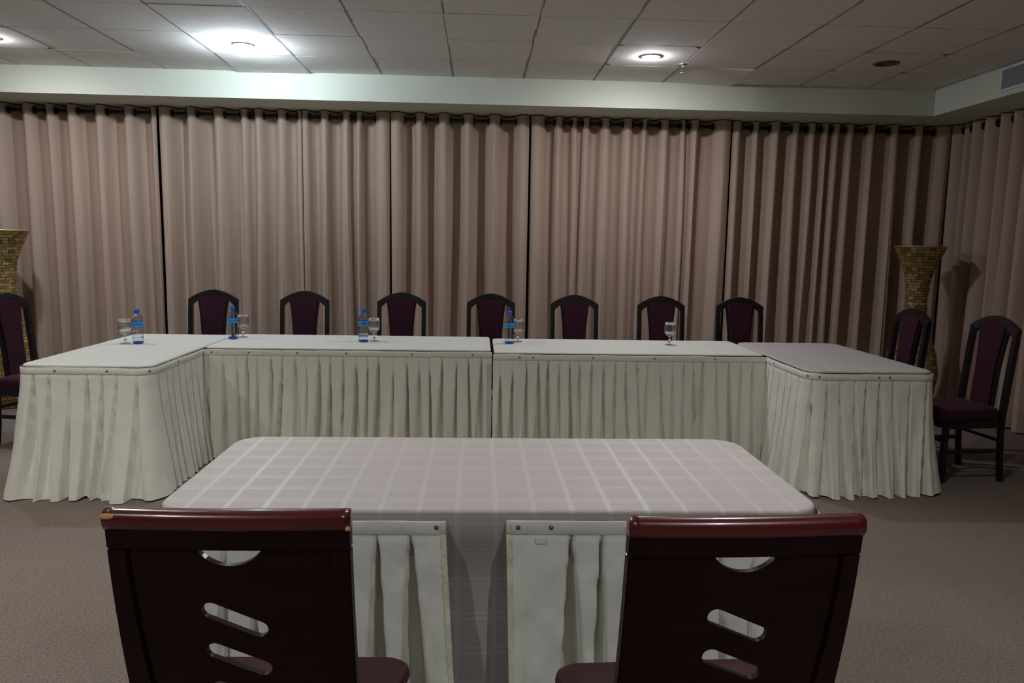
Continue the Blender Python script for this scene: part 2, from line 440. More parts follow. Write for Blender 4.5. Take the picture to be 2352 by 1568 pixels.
# ---------------------------------------------------------------- curtains
ROD_Y, ROD_X, ROD_Z = 7.10, 4.50, 2.598
def rod(name, a, b, label):
    t = thing(name, label, 'curtain rod', a)
    L = Vector(b) - Vector(a)
    bm = bmesh.new(); bmesh.ops.create_cone(bm, cap_ends=True, segments=16, radius1=.0175, radius2=.0175, depth=L.length)
    bmesh.ops.transform(bm, matrix=Matrix.Translation(L / 2) @ Vector((0, 0, 1)).rotation_difference(L.normalized()).to_matrix().to_4x4(), verts=bm.verts[:])
    obj('pole', bm, M['black'], t, True)
    n = max(2, int(L.length / 1.6))
    alongx = abs(L.x) > abs(L.y)
    for i in range(n + 1):
        p = L * (0.01 + 0.98 * i / n)
        bm = bmesh.new()
        q = Vector((0, 0.176, 0)) if alongx else Vector((0.176, 0, 0))
        bar(bm, p, p + q, .014, .014, .002)
        obj('bracket', bm, M['black'], t)
rod('curtain_rod', (-5.9, ROD_Y, ROD_Z), (4.47, ROD_Y, ROD_Z), 'long black curtain rod under the soffit along the back wall')
rod('curtain_rod', (ROD_X, 1.0, ROD_Z), (ROD_X, 7.06, ROD_Z), 'black curtain rod along the right wall')

gv, gf = torus(.029, .0085, 16, 6, 'X')
gro_me = bpy.data.meshes.new('grommet'); gro_me.from_pydata(gv, [], gf); gro_me.materials.append(M['black'])
for p in gro_me.polygons: p.use_smooth = True

def curtain(u0, u1, cross, label, frame, seed, first=-1):
    """u: metres along the rod; cross: where the cloth passes through the rod (eyelets); off: towards the wall (+) or the room (-)"""
    rr = random.Random(seed)
    drift = [(rr.uniform(-.022, .022), rr.uniform(-.012, .012)) for _ in cross]
    knots0 = [u0] + list(cross) + [u1]
    e0, e1 = rr.uniform(0, .008), rr.uniform(-.008, 0)
    dr = [(e0, 0)] + drift + [(e1, 0)]
    nl = len(knots0) - 1
    amp = []
    for k in range(nl):
        w = knots0[k + 1] - knots0[k]
        amp.append(min(.080, max(.028, .58 * w + .010)))
    amp2 = [a * rr.uniform(.75, 1.3) for a in amp]
    sub = [(rr.uniform(.002, .016), rr.uniform(0, 6.28), rr.randint(1, 3)) for _ in amp]
    ZT, ZB = ROD_Z + .052, .012
    rows = [0, .018, .036, .06, .1, .16, .24, .34, .45, .56, .67, .78, .88, .95, 1.0]
    per = 12
    vs, fs = [], []
    ncol = nl * per + 1
    fz = fbm(seed + 5)
    for t in rows:
        z = ZT + (ZB - ZT) * t
        tt = min(1, t * 1.3)
        kn = [a + d[0] * tt + d[1] * math.sin(t * 5) for a, d in zip(knots0, dr)]
        for k in range(1, len(kn)): kn[k] = max(kn[k], kn[k - 1] + .008)
        for c in range(ncol):
            k = min(nl - 1, c // per); f = (c - k * per) / per
            u = kn[k] + (kn[k + 1] - kn[k]) * f
            sgn = first if k % 2 == 0 else -first
            s = math.sin(math.pi * f)
            half = 1.0
            if k == 0: s = math.sin(math.pi * (.10 + .90 * f))
            if k == nl - 1: s = math.sin(math.pi * (.90 * f))
            a = amp[k] + (amp2[k] - amp[k]) * tt
            off = sgn * a * (abs(s) ** .75) * (1 if s >= 0 else -1)
            off += sub[k][0] * tt * math.sin(2 * math.pi * f * sub[k][2] + sub[k][1]) * s
            off += .008 * tt * fz(u * 6 + z * .7)
            vs.append(frame(u, off, z))
    nr = len(rows)
    for r in range(nr - 1):
        for c in range(ncol - 1):
            fs.append((r * ncol + c, r * ncol + c + 1, (r + 1) * ncol + c + 1, (r + 1) * ncol + c))
    base = frame((u0 + u1) / 2, 0, 0)
    t = thing('curtain', label, 'curtain', base, 0, 'eyelet curtains')
    vs = [(x - base[0], y - base[1], z - base[2]) for x, y, z in vs]
    obj('fabric', (vs, fs), M['curtain'], t, True)
    for u in cross:
        o = bpy.data.objects.new('grommet', gro_me); C.objects.link(o); o.parent = t
        p = frame(u, 0, ROD_Z); o.location = (p[0] - base[0], p[1] - base[1], p[2] - base[2])
        if frame is side_frame: o.rotation_euler = (0, 0, math.pi / 2)
back_frame = lambda u, off, z: (u, ROD_Y + off, z)
side_frame = lambda u, off, z: (ROD_X + off, u, z)
EA = [-4.248, -4.118, -4.019, -3.916, -3.832, -3.728, -3.636, -3.483, -3.379, -3.225, -3.132, -2.993]
EA = [-5.66, -5.53, -5.42, -5.30, -5.19, -5.06, -4.95, -4.82, -4.71, -4.60, -4.49, -4.38] + EA
EB = [-2.803, -2.671, -2.577, -2.433, -2.332, -2.191, -2.113, -2.066, -1.98, -1.858, -1.771, -1.677]
EC = [-1.571, -1.472, -1.385, -1.27, -1.191, -1.144, -1.084, -0.969]
ED = [-0.698, -0.606, -0.51, -0.398, -0.282, -0.166, -0.065, 0.067, 0.184, 0.326]
EE = [0.597, 0.682, 0.759, 0.837, 0.894, 0.942, 1.012, 1.114, 1.2, 1.318, 1.408, 1.494, 1.552, 1.667, 1.753, 1.86, 1.91, 1.951, 2.038, 2.17]
EG = [2.444, 2.539, 2.61, 2.71, 2.814, 2.914, 2.994, 3.065, 3.149, 3.203, 3.274, 3.305, 3.384, 3.434, 3.518, 3.632, 3.725, 3.856, 3.949, 4.093, 4.186, 4.297]
curtain(-5.80, -2.938, EA, 'beige eyelet curtain panel at the far left, behind the left vase', back_frame, 11)
curtain(-2.910, -1.638, EB, 'beige eyelet curtain panel behind the leftmost chair of the back row', back_frame, 12)
curtain(-1.632, -0.835, EC, 'narrow beige eyelet curtain panel between the second and third back chairs', back_frame, 13)
curtain(-0.826, 0.445, ED, 'beige eyelet curtain panel behind the third and fourth back chairs', back_frame, 14)
curtain(0.462, 2.335, EE, 'wide beige eyelet curtain panel below the lit downlight by the sprinkler', back_frame, 15)
curtain(2.350, 4.455, EG, 'shaded beige eyelet curtain panel on the back wall ending at the right corner', back_frame, 16)
EH = [6.25, 6.291, 6.408, 6.484, 6.607, 6.67, 6.78, 6.83, 6.90, 6.95]
y = 6.25; pre = []
rr = random.Random(4)
while y > 1.4:
    y -= rr.uniform(.10, .14); pre.append(y); y -= rr.uniform(.07, .11); pre.append(y)
EH = sorted(pre) + EH
curtain(1.15, 7.06, EH, 'dim beige eyelet curtain hanging along the right wall', side_frame, 17)

# ---------------------------------------------------------------- tables
def rrect(x0, x1, y0, y1, r, n=8):
    """counter-clockwise rounded rectangle starting at the left side of the near edge"""
    p = []
    for cx, cy, a0 in ((x1 - r, y0 + r, -90), (x1 - r, y1 - r, 0), (x0 + r, y1 - r, 90), (x0 + r, y0 + r, 180)):
        for i in range(n + 1):
            a = math.radians(a0 + 90 * i / n); p.append((cx + r * math.cos(a), cy + r * math.sin(a)))
    return p

def tablecloth(name, x0, x1, y0, y1, r, z, drop, m, label, seed):
    """cloth lying over the board and falling down on every side; UV in metres"""
    P = rrect(x0, x1, y0, y1, r, 8)
    # densify
    Q = []
    for i in range(len(P)):
        a, b = Vector(P[i]), Vector(P[(i + 1) % len(P)]); n = max(1, int((b - a).length / .03))
        for k in range(n): Q.append(a + (b - a) * k / n)
    N = len(Q); nor = []
    for i in range(N):
        d = (Q[(i + 1) % N] - Q[i - 1]).normalized(); nor.append(Vector((d.y, -d.x)))
    rings = [(-.05, 0, .05)]      # outset, dz, unused
    R = .012
    prof = [(-.03, 0.0)] + [(-R + R * math.sin(a), -R + R * math.cos(a)) for a in [math.radians(15 * k) for k in range(7)]]
    dd = [.04, .09, .16, .24, .33, .43, .54]
    prof += [(None, -R - d) for d in dd if d <= drop]
    vs, uvs, fs = [], [], []
    f = fbm(seed)
    cx, cy = (x0 + x1) / 2, (y0 + y1) / 2
    arc = 0; last = None
    for o, dz in prof:
        if o is None: t = (-dz) / max(drop, .01); amp = .008 * t; q_ = min(1, max(0, (-dz - R - .035) / .16)); base = -.055 * q_ * q_ * (3 - 2 * q_)
        else: amp = 0; base = o
        if last is not None: arc += math.hypot(base - last[0], dz - last[1])
        last = (base, dz)
        for i in range(N):
            q = Q[i] + nor[i] * (base + (amp * f(i * .30) - amp * .6 if amp else 0))
            vs.append((q.x - cx, q.y - cy, dz + z))
            w = Q[i] + nor[i] * (-.03 + arc)
            uvs.append((w.x, w.y))
    nr = len(prof)
    for k in range(nr - 1):
        for i in range(N):
            j = (i + 1) % N
            fs.append((k * N + i, (k + 1) * N + i, (k + 1) * N + j, k * N + j))
    fs.append(tuple(range(N)))
    me = bpy.data.meshes.new(name); me.from_pydata(vs, [], fs)
    ul = me.uv_layers.new(name='cloth')
    for l in me.loops: ul.data[l.index].uv = uvs[l.vertex_index]
    for p in me.polygons: p.use_smooth = len(p.vertices) < 5
    me.materials.append(m)
    o = bpy.data.objects.new(name, me); C.objects.link(o); o.location = (cx, cy, 0)
    return tag(o, label, 'tablecloth', 'damask tablecloths')

def resample(P, ds):
    out = [Vector(P[0])]; carry = 0
    acc = 0
    for i in range(len(P) - 1):
        a, b = Vector(P[i]), Vector(P[i + 1]); L = (b - a).length
        d = ds - carry
        while d <= L:
            out.append(a + (b - a) * d / L); d += ds
        carry = L - (d - ds)
    return out

def skirt(path, label, z_top, seed, flare=.10, pleat=.09, studs=None, edge_thread=False, side_swing=(0, 0), side_flare=None, fixed=None, fpow=1.35, wrinkle=.0, group='pleated table skirts', gap=.32, clip_z=0.0):
    """pleated skirt clipped along a table edge; outward is to the right of the path"""
    rr = random.Random(seed)
    ds = .006
    Q = resample(path, ds); N = len(Q)
    nor = []
    for i in range(N):
        d = (Q[min(N - 1, i + 1)] - Q[max(0, i - 1)]).normalized(); nor.append(Vector((d.y, -d.x)))
    tan = [Vector((-n.y, n.x)) for n in nor]
    L = ds * (N - 1)
    gaps = []; s = rr.uniform(.4, .8) * pleat
    while s < L - .02:
        gaps.append(dict(s=s, w=pleat * rr.uniform(.45, 1.25) * gap, drift=rr.gauss(0, .014), d=rr.uniform(.045, .085), start=rr.uniform(0, .10) if rr.random() < .8 else rr.uniform(.1, .3), pw=rr.uniform(.7, 1.2)))
        s += pleat * rr.uniform(.82, 1.2)
    if side_flare is None: side_flare = (flare, flare)
    if fixed:
        gaps = [g for g in gaps if .40 < g['s'] < L - .40]
        for fs_, fw, fd in fixed: gaps.append(dict(s=fs_ if fs_ > 0 else L + fs_, w=fw, drift=rr.gauss(0, .004), d=fd, start=.0, pw=.9))
    band = .038
    H = z_top - .004
    ts = [0, .35 * band / H, .85 * band / H, band / H, 1.25 * band / H, .085, .12, .16, .21, .27, .34, .41, .48, .56, .64, .72, .80, .87, .93, .97, 1.0]
    ts = sorted(set(ts + [(a + b) / 2 for a, b in zip(ts[5:], ts[6:])]))
    f1, f2, f3, f4 = fbm(seed + 1), fbm(seed + 2), fbm(seed + 3), fbm(seed + 4)
    c0 = (Q[0] + Q[-1]) / 2
    vs, fs = [], []
    for t in ts:
        tb = max(0, (t - band / H) / (1 - band / H))
        for i in range(N):
            s = i * ds
            out = .010 + (.004 if t > 0 else 0) + (-.004 if abs(t - band / H) < 1e-6 else 0)
            sh = 0.0
            if tb > 0:
                sf = side_flare[0] if nor[i].x < 0 else side_flare[1]
                fl = sf + (flare - sf) * max(0, -nor[i].y) ** 2
                out += fl * tb ** fpow * (1 + .30 * f1(s * 4)) + .016 * tb * f2(s * 21 + tb * 1.3) + .010 * tb ** 2 * f3(s * 47) + wrinkle * min(1, tb * 8) * (f3(s * 26 + tb * 17) + .7 * f2(s * 31 - tb * 23))
                rec = 0
                for g in gaps:
                    ds_ = s - (g['s'] + g['drift'] * tb)
                    if abs(ds_) > .07: continue
                    q = max(0, tb - g['start'] * .5)
                    w = .0035 + g['w'] * q ** g['pw']
                    v = ds_ / w
                    if -1 < v < 1:
                        # knife pleat: sharp on the near lip, sloping back on the other
                        k = min(1, (v + 1) / .28) if v < 0 else min(1, (1 - v) / .45)
                        rec = max(rec, g['d'] * min(1, q * 5 + .15) * k)
                out = max(-.035, out - rec) if rec > 0 else out
                sh = side_swing[0] * tb * max(0, 1 - s / .25) + side_swing[1] * tb * max(0, 1 - (L - s) / .25)
            p = Q[i] + nor[i] * out + tan[i] * sh
            zz = z_top - H * t
            if t == 0: zz += .002 * f4(s * 9)
            if t > .9: zz += .010 * (t - .9) * 10 * max(0, f4(s * 16) + .1)
            vs.append((p.x - c0.x, p.y - c0.y, zz))
    for r in range(len(ts) - 1):
        for i in range(N - 1):
            fs.append((r * N + i, (r + 1) * N + i, (r + 1) * N + i + 1, r * N + i + 1))
    t = thing('table_skirt', label, 'table skirt', (c0.x, c0.y, 0), 0, group)
    obj('pleated_fabric', (vs, fs), M['skirt'], t, True)
    # top tape band standing a little proud
    bv, bf = [], []
    for i in range(N):
        for o_, z_ in ((.0115, .001), (.0152, -.003), (.0152, -band + .004), (.0130, -band)):
            p = Q[i] + nor[i] * o_; bv.append((p.x - c0.x, p.y - c0.y, z_top + z_ + .002 * f4(i * ds * 9)))
    for i in range(N - 1):
        for k in range(3): bf.append((i * 4 + k, i * 4 + k + 1, (i + 1) * 4 + k + 1, (i + 1) * 4 + k))
    obj('header_band', (bv, bf), M['skirt'], t, True)
    if studs is None: studs = [x for x in [.12 + .34 * k for k in range(40)] if x < L - .03]
    sm = None
    for s in studs:
        s = s if s > 0 else L + s
        i = min(N - 1, int(s / ds)); p = Q[i] + nor[i] * .0145
        if sm is None:
            bm = lathe([(.0, .006), (.004, .005), (.0065, .002), (.007, 0)], 12)
            o = obj('stud', bm, M['stud'], t, True); sm = o.data
        else:
            o = bpy.data.objects.new('stud', sm); C.objects.link(o); o.parent = t
        o.location = (p.x - c0.x, p.y - c0.y, z_top - .018)
        o.rotation_euler = (math.pi / 2, 0, math.atan2(nor[i].y, nor[i].x) + math.pi / 2)
    if edge_thread:
        for idx in (0, N - 1):
            pts = [Vector(vs[r * N + idx]) for r in range(len(ts))]
            ev, ef = [], []
            M_ = 90
            for k in range(M_ + 1):
                x = k / M_ * (len(pts) - 1); a = int(min(len(pts) - 2, x)); p = pts[a].lerp(pts[a + 1], x - a)
                inn = 1 if idx == 0 else -1
                T = tan[idx] * inn; nn = nor[idx]
                wv = .002 * math.sin(k * 1.9)
                for o_, d_ in ((-.002, 0), (.004 + wv, .0035), (.013 + wv, .003), (.015, -.001)):
                    q = p + Vector((T.x, T.y, 0)) * o_ + Vector((nn.x, nn.y, 0)) * d_; ev.append(tuple(q))
            for k in range(M_):
                for a in range(3): ef.append((k * 4 + a, k * 4 + a + 1, k * 4 + 5 + a, k * 4 + 4 + a))
            obj('stitched_hem', (ev, ef), M['thread'], t, True)
    return t, Q, nor

def table(x0, x1, y0, y1, r, z, label):
    cx, cy = (x0 + x1) / 2, (y0 + y1) / 2
    t = thing('banquet_table', label, 'table', (cx, cy, 0), 0, 'banquet tables')
    P = rrect(x0 + .004 - cx, x1 - .004 - cx, y0 + .004 - cy, y1 - .004 - cy, r, 6)
    bm = bmesh.new()
    a = [bm.verts.new((p[0], p[1], z - .03)) for p in P]; b = [bm.verts.new((p[0], p[1], z - .002)) for p in P]
    bm.faces.new(a[::-1]); bm.faces.new(b)
    for i in range(len(P)): bm.faces.new((a[i], a[(i + 1) % len(P)], b[(i + 1) % len(P)], b[i]))
    obj('tabletop', bm, M['board'], t)
    for sx in (-1, 1):
        for sy in (-1, 1):
            bm = bmesh.new()
            px, py = sx * ((x1 - x0) / 2 - .13), sy * ((y1 - y0) / 2 - .13)
            bmesh.ops.create_cone(bm, cap_ends=True, segments=12, radius1=.015, radius2=.015, depth=z - .034, matrix=Matrix.Translation((px, py, (z - .034) / 2 + .002)))
            obj('leg', bm, M['steel'], t, True)

TZ = .75
TABLES = {'left': (-2.605, -1.865, 4.275, 5.74), 'midl': (-1.850, .085, 5.07, 5.80), 'midr': (.105, 1.965, 4.985, 5.715), 'right': (1.985, 2.775, 4.33, 5.66), 'front': (-.875, .975, 1.955, 2.735)}
table(*TABLES['left'], .07, TZ, 'covered side table at the left of the U arrangement')
table(*TABLES['midl'], .04, TZ, 'covered long table at the back, left half of the row')
table(*TABLES['midr'], .04, TZ, 'covered long table at the back, right half of the row')
table(*TABLES['right'], .09, TZ, 'covered side table at the right of the U arrangement')
table(*TABLES['front'], .10, TZ, 'covered table in front between the two mahogany chairs')
tablecloth('tablecloth', *TABLES['left'], .07, TZ + .004, .02, M['cloth_cream'], 'white cloth on the left side table under the single bottle', 21)
tablecloth('tablecloth', *TABLES['midl'], .04, TZ + .004, .02, M['cloth_cream'], 'white cloth on the back table holding two bottles and two glasses', 22)
tablecloth('tablecloth', *TABLES['midr'], .04, TZ + .004, .02, M['cloth_cream'], 'white cloth on the back table with one bottle and the lone glass', 23)
tablecloth('tablecloth', *TABLES['right'], .09, TZ + .004, .02, M['cloth_beige'], 'pinkish beige cloth on the empty right side table', 24)
tablecloth('tablecloth', *TABLES['front'], .10, TZ + .004, .60, M['cloth_beige'], 'pinkish beige plaid cloth on the empty front table', 25)

def arc(cx, cy, r, a0, a1, n=8):
    return [(cx + r * math.cos(math.radians(a0 + (a1 - a0) * i / n)), cy + r * math.sin(math.radians(a0 + (a1 - a0) * i / n))) for i in range(n + 1)]
x0, x1, y0, y1 = TABLES['left']; r = .07
skirt([(x0, y1 - .1)] + arc(x0 + r, y0 + r, r, 180, 270) + arc(x1 - r, y0 + r, r, -90, 0) + [(x1, 5.04)], 'cream pleated skirt around the left side table, pooling on the carpet', TZ - .010, 31, flare=.17, side_flare=(.13, .06), pleat=.098, studs=[.35, .62, 1.55 + .0, 1.84, 2.06, 2.4])
x0, x1, y0, y1 = TABLES['midl']
skirt([(x0 - .008, y0), (x1 + .007, y0)], 'cream pleated skirt along the left half of the back tables', TZ - .012, 32, flare=.075, pleat=.083, studs=[.06, .31, .63, .96, 1.41, 1.82])
x0, x1, y0, y1 = TABLES['midr']
skirt([(x0 - .006, y0), (x1 + .012, y0)], 'cream pleated skirt along the right half of the back tables', TZ - .012, 33, flare=.075, pleat=.080, studs=[.18, .27, .68, 1.10, 1.52])
x0, x1, y0, y1 = TABLES['right']; r = .09
skirt([(x0, 4.965)] + arc(x0 + r, y0 + r, r, 180, 270) + arc(x1 - r, y0 + r, r, -90, 0) + [(x1, y1 - .1)], 'cream pleated skirt around the right side table', TZ - .012, 34, flare=.11, side_flare=(.05, .09), pleat=.088, studs=[.14, .60, .66, 1.02, 1.09, 1.7])
x0, x1, y0, y1 = TABLES['front']; r = .10
front_skirt, FQ, FN = skirt([(.083, y0)] + arc(x1 - r, y0 + r, r, -90, 0) + arc(x1 - r, y1 - r, r, 0, 90) + arc(x0 + r, y1 - r, r, 90, 180) + arc(x0 + r, y0 + r, r, 180, 270) + [(-.082, y0)],
    'cream pleated skirt on the front table, its two ends parting to show the cloth', TZ - .020, 35, flare=.085, pleat=.086, edge_thread=True, side_swing=(.02, .045), studs=[.035, .122, .8, 1.3, 2.0, 2.8, 3.6, 4.2, -.022], gap=.24, fpow=.85, wrinkle=.0035, fixed=[(.178, .048, .10), (.262, .026, .09), (.345, .018, .08), (-.185, .034, .10), (-.095, .046, .10), (-.275, .020, .08), (-.36, .018, .08)])
o = obj('care_tag', B(-.014, .014, -.0015, .0015, -.008, .008), M['paper'], front_skirt)
cc = front_skirt.location
o.location = (.175 - cc.x, y0 - .0225 - cc.y, TZ - .072); o['label'] = 'small white care tag'

# ---------------------------------------------------------------- banquet chairs
def lean(z):
    return 0.0 if z < .42 else .055 * ((z - .42) / .62) ** 1.15

def bend(bm):
    for v in bm.verts: v.co.y += lean(v.co.z)
    return bm

def arch_z(x):                       # outer line of the arched top
    return 1.066 - .078 * (abs(x) / .20) ** 1.75

def make_chair():
    t = thing('banquet_chair', '', 'chair', (0, 0, 0), 0, 'plum upholstered dark wood chairs')
    for s in (-1, 1):                # back posts run down as rear legs
        bm = bmesh.new(); xa = s * .183
        zs = [0.0, .15, .30, .42, .50, .60, .70, .80, .90, .97]
        rings = []
        for z in zs:
            yy = lean(z) + (.03 * (1 - z / .42) ** 2 if z < .42 else 0)
            hw = .0155 + .0015 * (z > .4)
            rings.append([bm.verts.new((xa + dx * hw, yy + dy * .017, z)) for dx, dy in ((-1, -1), (1, -1), (1, 1), (-1, 1))])
        for a, b in zip(rings, rings[1:]):
            for i in range(4): bm.faces.new((a[i], a[(i + 1) % 4], b[(i + 1) % 4], b[i]))
        bm.faces.new(rings[0][::-1]); bm.faces.new(rings[-1])
        bmesh.ops.bevel(bm, geom=[e for e in bm.edges if abs(e.verts[0].co.z - e.verts[1].co.z) > .01], offset=.004, segments=2, affect='EDGES')
        obj('back_post', bm, M['chair_wood'], t)
    N = 28
    top = [(-.2 + .4 * i / N, arch_z(-.2 + .4 * i / N)) for i in range(N + 1)]
    bot = [(x * .835, z - .036 - .012 * (abs(x) / .2) ** 3) for x, z in reversed(top)]
    poly = top + [(.2, .955), (.166, .945)] + bot + [(-.166, .945), (-.2, .955)]
    obj('top_rail', bend(prism_xz(poly, -.018, .018, .004)), M['chair_wood'], t)
    def half(z):                     # half width of the centre splat
        u = (z - .47) / .56
        return .094 + .034 * max(0, (u - .35) / .65) ** 1.6
    zs = [.46 + .56 * i / 14 for i in range(15)]
    top_z = lambda x: arch_z(x) - .030
    def splat(inset, ztop_off):
        R = [(half(z) - inset, z) for z in zs if z < .985]
        L = [(-x, z) for x, z in reversed(R)]
        xe = R[-1][0]
        tp = [(xe - 2 * xe * i / 10, top_z(xe - 2 * xe * i / 10) - ztop_off) for i in range(11)]
        return R + tp + L
    obj('splat_frame', bend(prism_xz(splat(0, 0), -.012, .013, .003)), M['chair_wood'], t)
    pad = bend(prism_xz(splat(.017, .012), -.024, .0, .008))
    obj('splat_cushion', pad, M['velvet'], t)
    # seat cushion: rounded trapezoid
    P = []
    for cx, cy, a0 in ((.165, -.36, -90), (.150, -.035, 0), (-.150, -.035, 90), (-.165, -.36, 180)):
        for i in range(7):
            a = math.radians(a0 + 15 * i); P.append((cx + .045 * math.cos(a), cy + .045 * math.sin(a) - .02))
    n = len(P); bm = bmesh.new(); prev = None
    for k, z in ((.96, .405), (1.0, .412), (1.012, .435), (1.0, .462), (.965, .478), (.85, .488), (.5, .494)):
        ring = [bm.verts.new((x * k, (y + .20) * k - .20, z)) for x, y in P]
        if prev:
            for i in range(n): bm.faces.new((prev[i], prev[(i + 1) % n], ring[(i + 1) % n], ring[i]))
        else: bm.faces.new(ring[::-1])
        prev = ring
    bm.faces.new(prev)
    obj('seat', bm, M['velvet'], t, True)
    bm = bmesh.new(); box(bm, -.19, .19, -.405, .012, .355, .404, .006)
    obj('seat_rail', bm, M['chair_wood'], t)
    for s in (-1, 1):
        bm = bmesh.new(); bar(bm, (s * .172, -.385, 0), (s * .172, -.385, .36), .033, .033, .004); obj('front_leg', bm, M['chair_wood'], t)
        bm = bmesh.new(); bar(bm, (s * .178, -.370, .205), (s * .182, .010, .205), .018, .026, .003); obj('stretcher', bm, M['chair_wood'], t)
    bm = bmesh.new(); bar(bm, (-.172, -.385, .27), (.172, -.385, .27), .020, .026, .003); obj('stretcher', bm, M['chair_wood'], t)
    bm = bmesh.new(); bar(bm, (-.178, .008, .27), (.178, .008, .27), .020, .026, .003); obj('stretcher', bm, M['chair_wood'], t)
    return t
chair0 = make_chair()
YC = 6.16
spots = [((-2.177, YC, 0), 0, 'plum chair at the left end of the back row'),
         ((-1.436, YC, 0), 0, 'plum chair second from the left in the back row'),
         ((-.641, YC, 0), 0, 'plum chair third from the left in the back row, beside a bottle and glass'),
         ((.099, YC, 0), 0, 'plum chair in the middle of the back row, behind a bottle'),
         ((.800, YC, 0), 0, 'plum chair fifth from the left in the back row, nothing before it'),
         ((1.532, YC, 0), 0, 'plum chair behind the lone glass without a bottle'),
         ((2.204, YC, 0), 0, 'plum chair at the right end of the back row'),
         ((-3.35, 5.49, 0), math.radians(80), 'plum chair at the left edge before the left vase'),
         ((3.10, 5.26, 0), math.radians(-88), 'plum chair in front of the right vase'),
         ((3.355, 4.74, 0), math.radians(-84), 'plum chair at the far right showing its seat and legs')]
for i, (loc, rz, lab) in enumerate(spots):
    if i == 0:
        chair0.location = loc; chair0.rotation_euler = (0, 0, rz); chair0['label'] = lab
    else: dup(chair0, loc, rz, lab)

# ---------------------------------------------------------------- mahogany chairs in front
HW, ZTOP = .2135, 1.005
def recl(z):
    t = max(0, (ZTOP - z) / .55); return .05 * t + .065 * t * t
def warp(bm):
    for v in bm.verts: v.co.y += recl(v.co.z) + .008 * ((v.co.x / HW) ** 2 - .5)
    return bm
def slot(cx, cz, L, h, ang):
    p = []
    for s, a0 in ((1, -90), (-1, 90)):
        for i in range(9):
            a = math.radians(a0 + 180 * i / 8); p.append((s * (L / 2 - h / 2) + h / 2 * math.cos(a), h / 2 * math.sin(a)))
    c, s = math.cos(math.radians(ang)), math.sin(math.radians(ang))
    return [(cx + x * c - z * s, cz + x * s + z * c) for x, z in p]
def panel_with_slots():
    bm = bmesh.new()
    nx, nz = 28, 30; za, zb = .44, .954; hw = HW - .036
    g = [[[bm.verts.new((-hw + 2 * hw * i / nx, y, za + (zb - za) * k / nz)) for k in range(nz + 1)] for i in range(nx + 1)] for y in (-.006, .007)]
    for i in range(nx):
        for k in range(nz):
            bm.faces.new((g[0][i][k], g[0][i + 1][k], g[0][i + 1][k + 1], g[0][i][k + 1]))
            bm.faces.new((g[1][i][k], g[1][i][k + 1], g[1][i + 1][k + 1], g[1][i + 1][k]))
    for i in range(nx):
        bm.faces.new((g[0][i][0], g[1][i][0], g[1][i + 1][0], g[0][i + 1][0])); bm.faces.new((g[0][i][nz], g[0][i + 1][nz], g[1][i + 1][nz], g[1][i][nz]))
    for k in range(nz):
        bm.faces.new((g[0][0][k], g[0][0][k + 1], g[1][0][k + 1], g[1][0][k])); bm.faces.new((g[0][nx][k], g[1][nx][k], g[1][nx][k + 1], g[0][nx][k + 1]))
    bmesh.ops.recalc_face_normals(bm, faces=bm.faces[:])
    me = bpy.data.meshes.new('panel'); bm.to_mesh(me); bm.free()
    o = bpy.data.objects.new('panel_tmp', me); C.objects.link(o)
    cut = bmesh.new()
    moon = [(-.059 + .118 * i / 16, .943) for i in range(17)]
    # circle segment below the flat top
    h, w = .034, .059; R = (w * w + h * h) / (2 * h)
    moon = [(-w, .933), (w, .933)] + [(R * math.sin(a), .933 - h + R - R * math.cos(a)) for a in [math.asin(w / R) * (1 - 2 * i / 16) for i in range(1, 16)]]
    shapes = [moon[::-1], slot(0, .788, .126, .033, -25), slot(0, .701, .126, .033, -25), slot(0, .614, .126, .033, -25)]
    for s in shapes:
        f = [cut.verts.new((x, -.05, z)) for x, z in s]; b = [cut.verts.new((x, .05, z)) for x, z in s]
        cut.faces.new(f); cut.faces.new(b[::-1])
        for i in range(len(s)): cut.faces.new((f[i], b[i], b[(i + 1) % len(s)], f[(i + 1) % len(s)]))
    bmesh.ops.recalc_face_normals(cut, faces=cut.faces[:])
    cme = bpy.data.meshes.new('cut'); cut.to_mesh(cme); cut.free()
    co = bpy.data.objects.new('cut_tmp', cme); C.objects.link(co)
    md = o.modifiers.new('b', 'BOOLEAN'); md.operation = 'DIFFERENCE'; md.object = co; md.solver = 'EXACT'
    dg = bpy.context.evaluated_depsgraph_get(); dg.update()
    ev = bpy.data.meshes.new_from_object(o.evaluated_get(dg))
    bpy.data.objects.remove(o); bpy.data.objects.remove(co)
    bm = bmesh.new(); bm.from_mesh(ev)
    bmesh.ops.triangulate(bm, faces=bm.faces[:])
    return bm

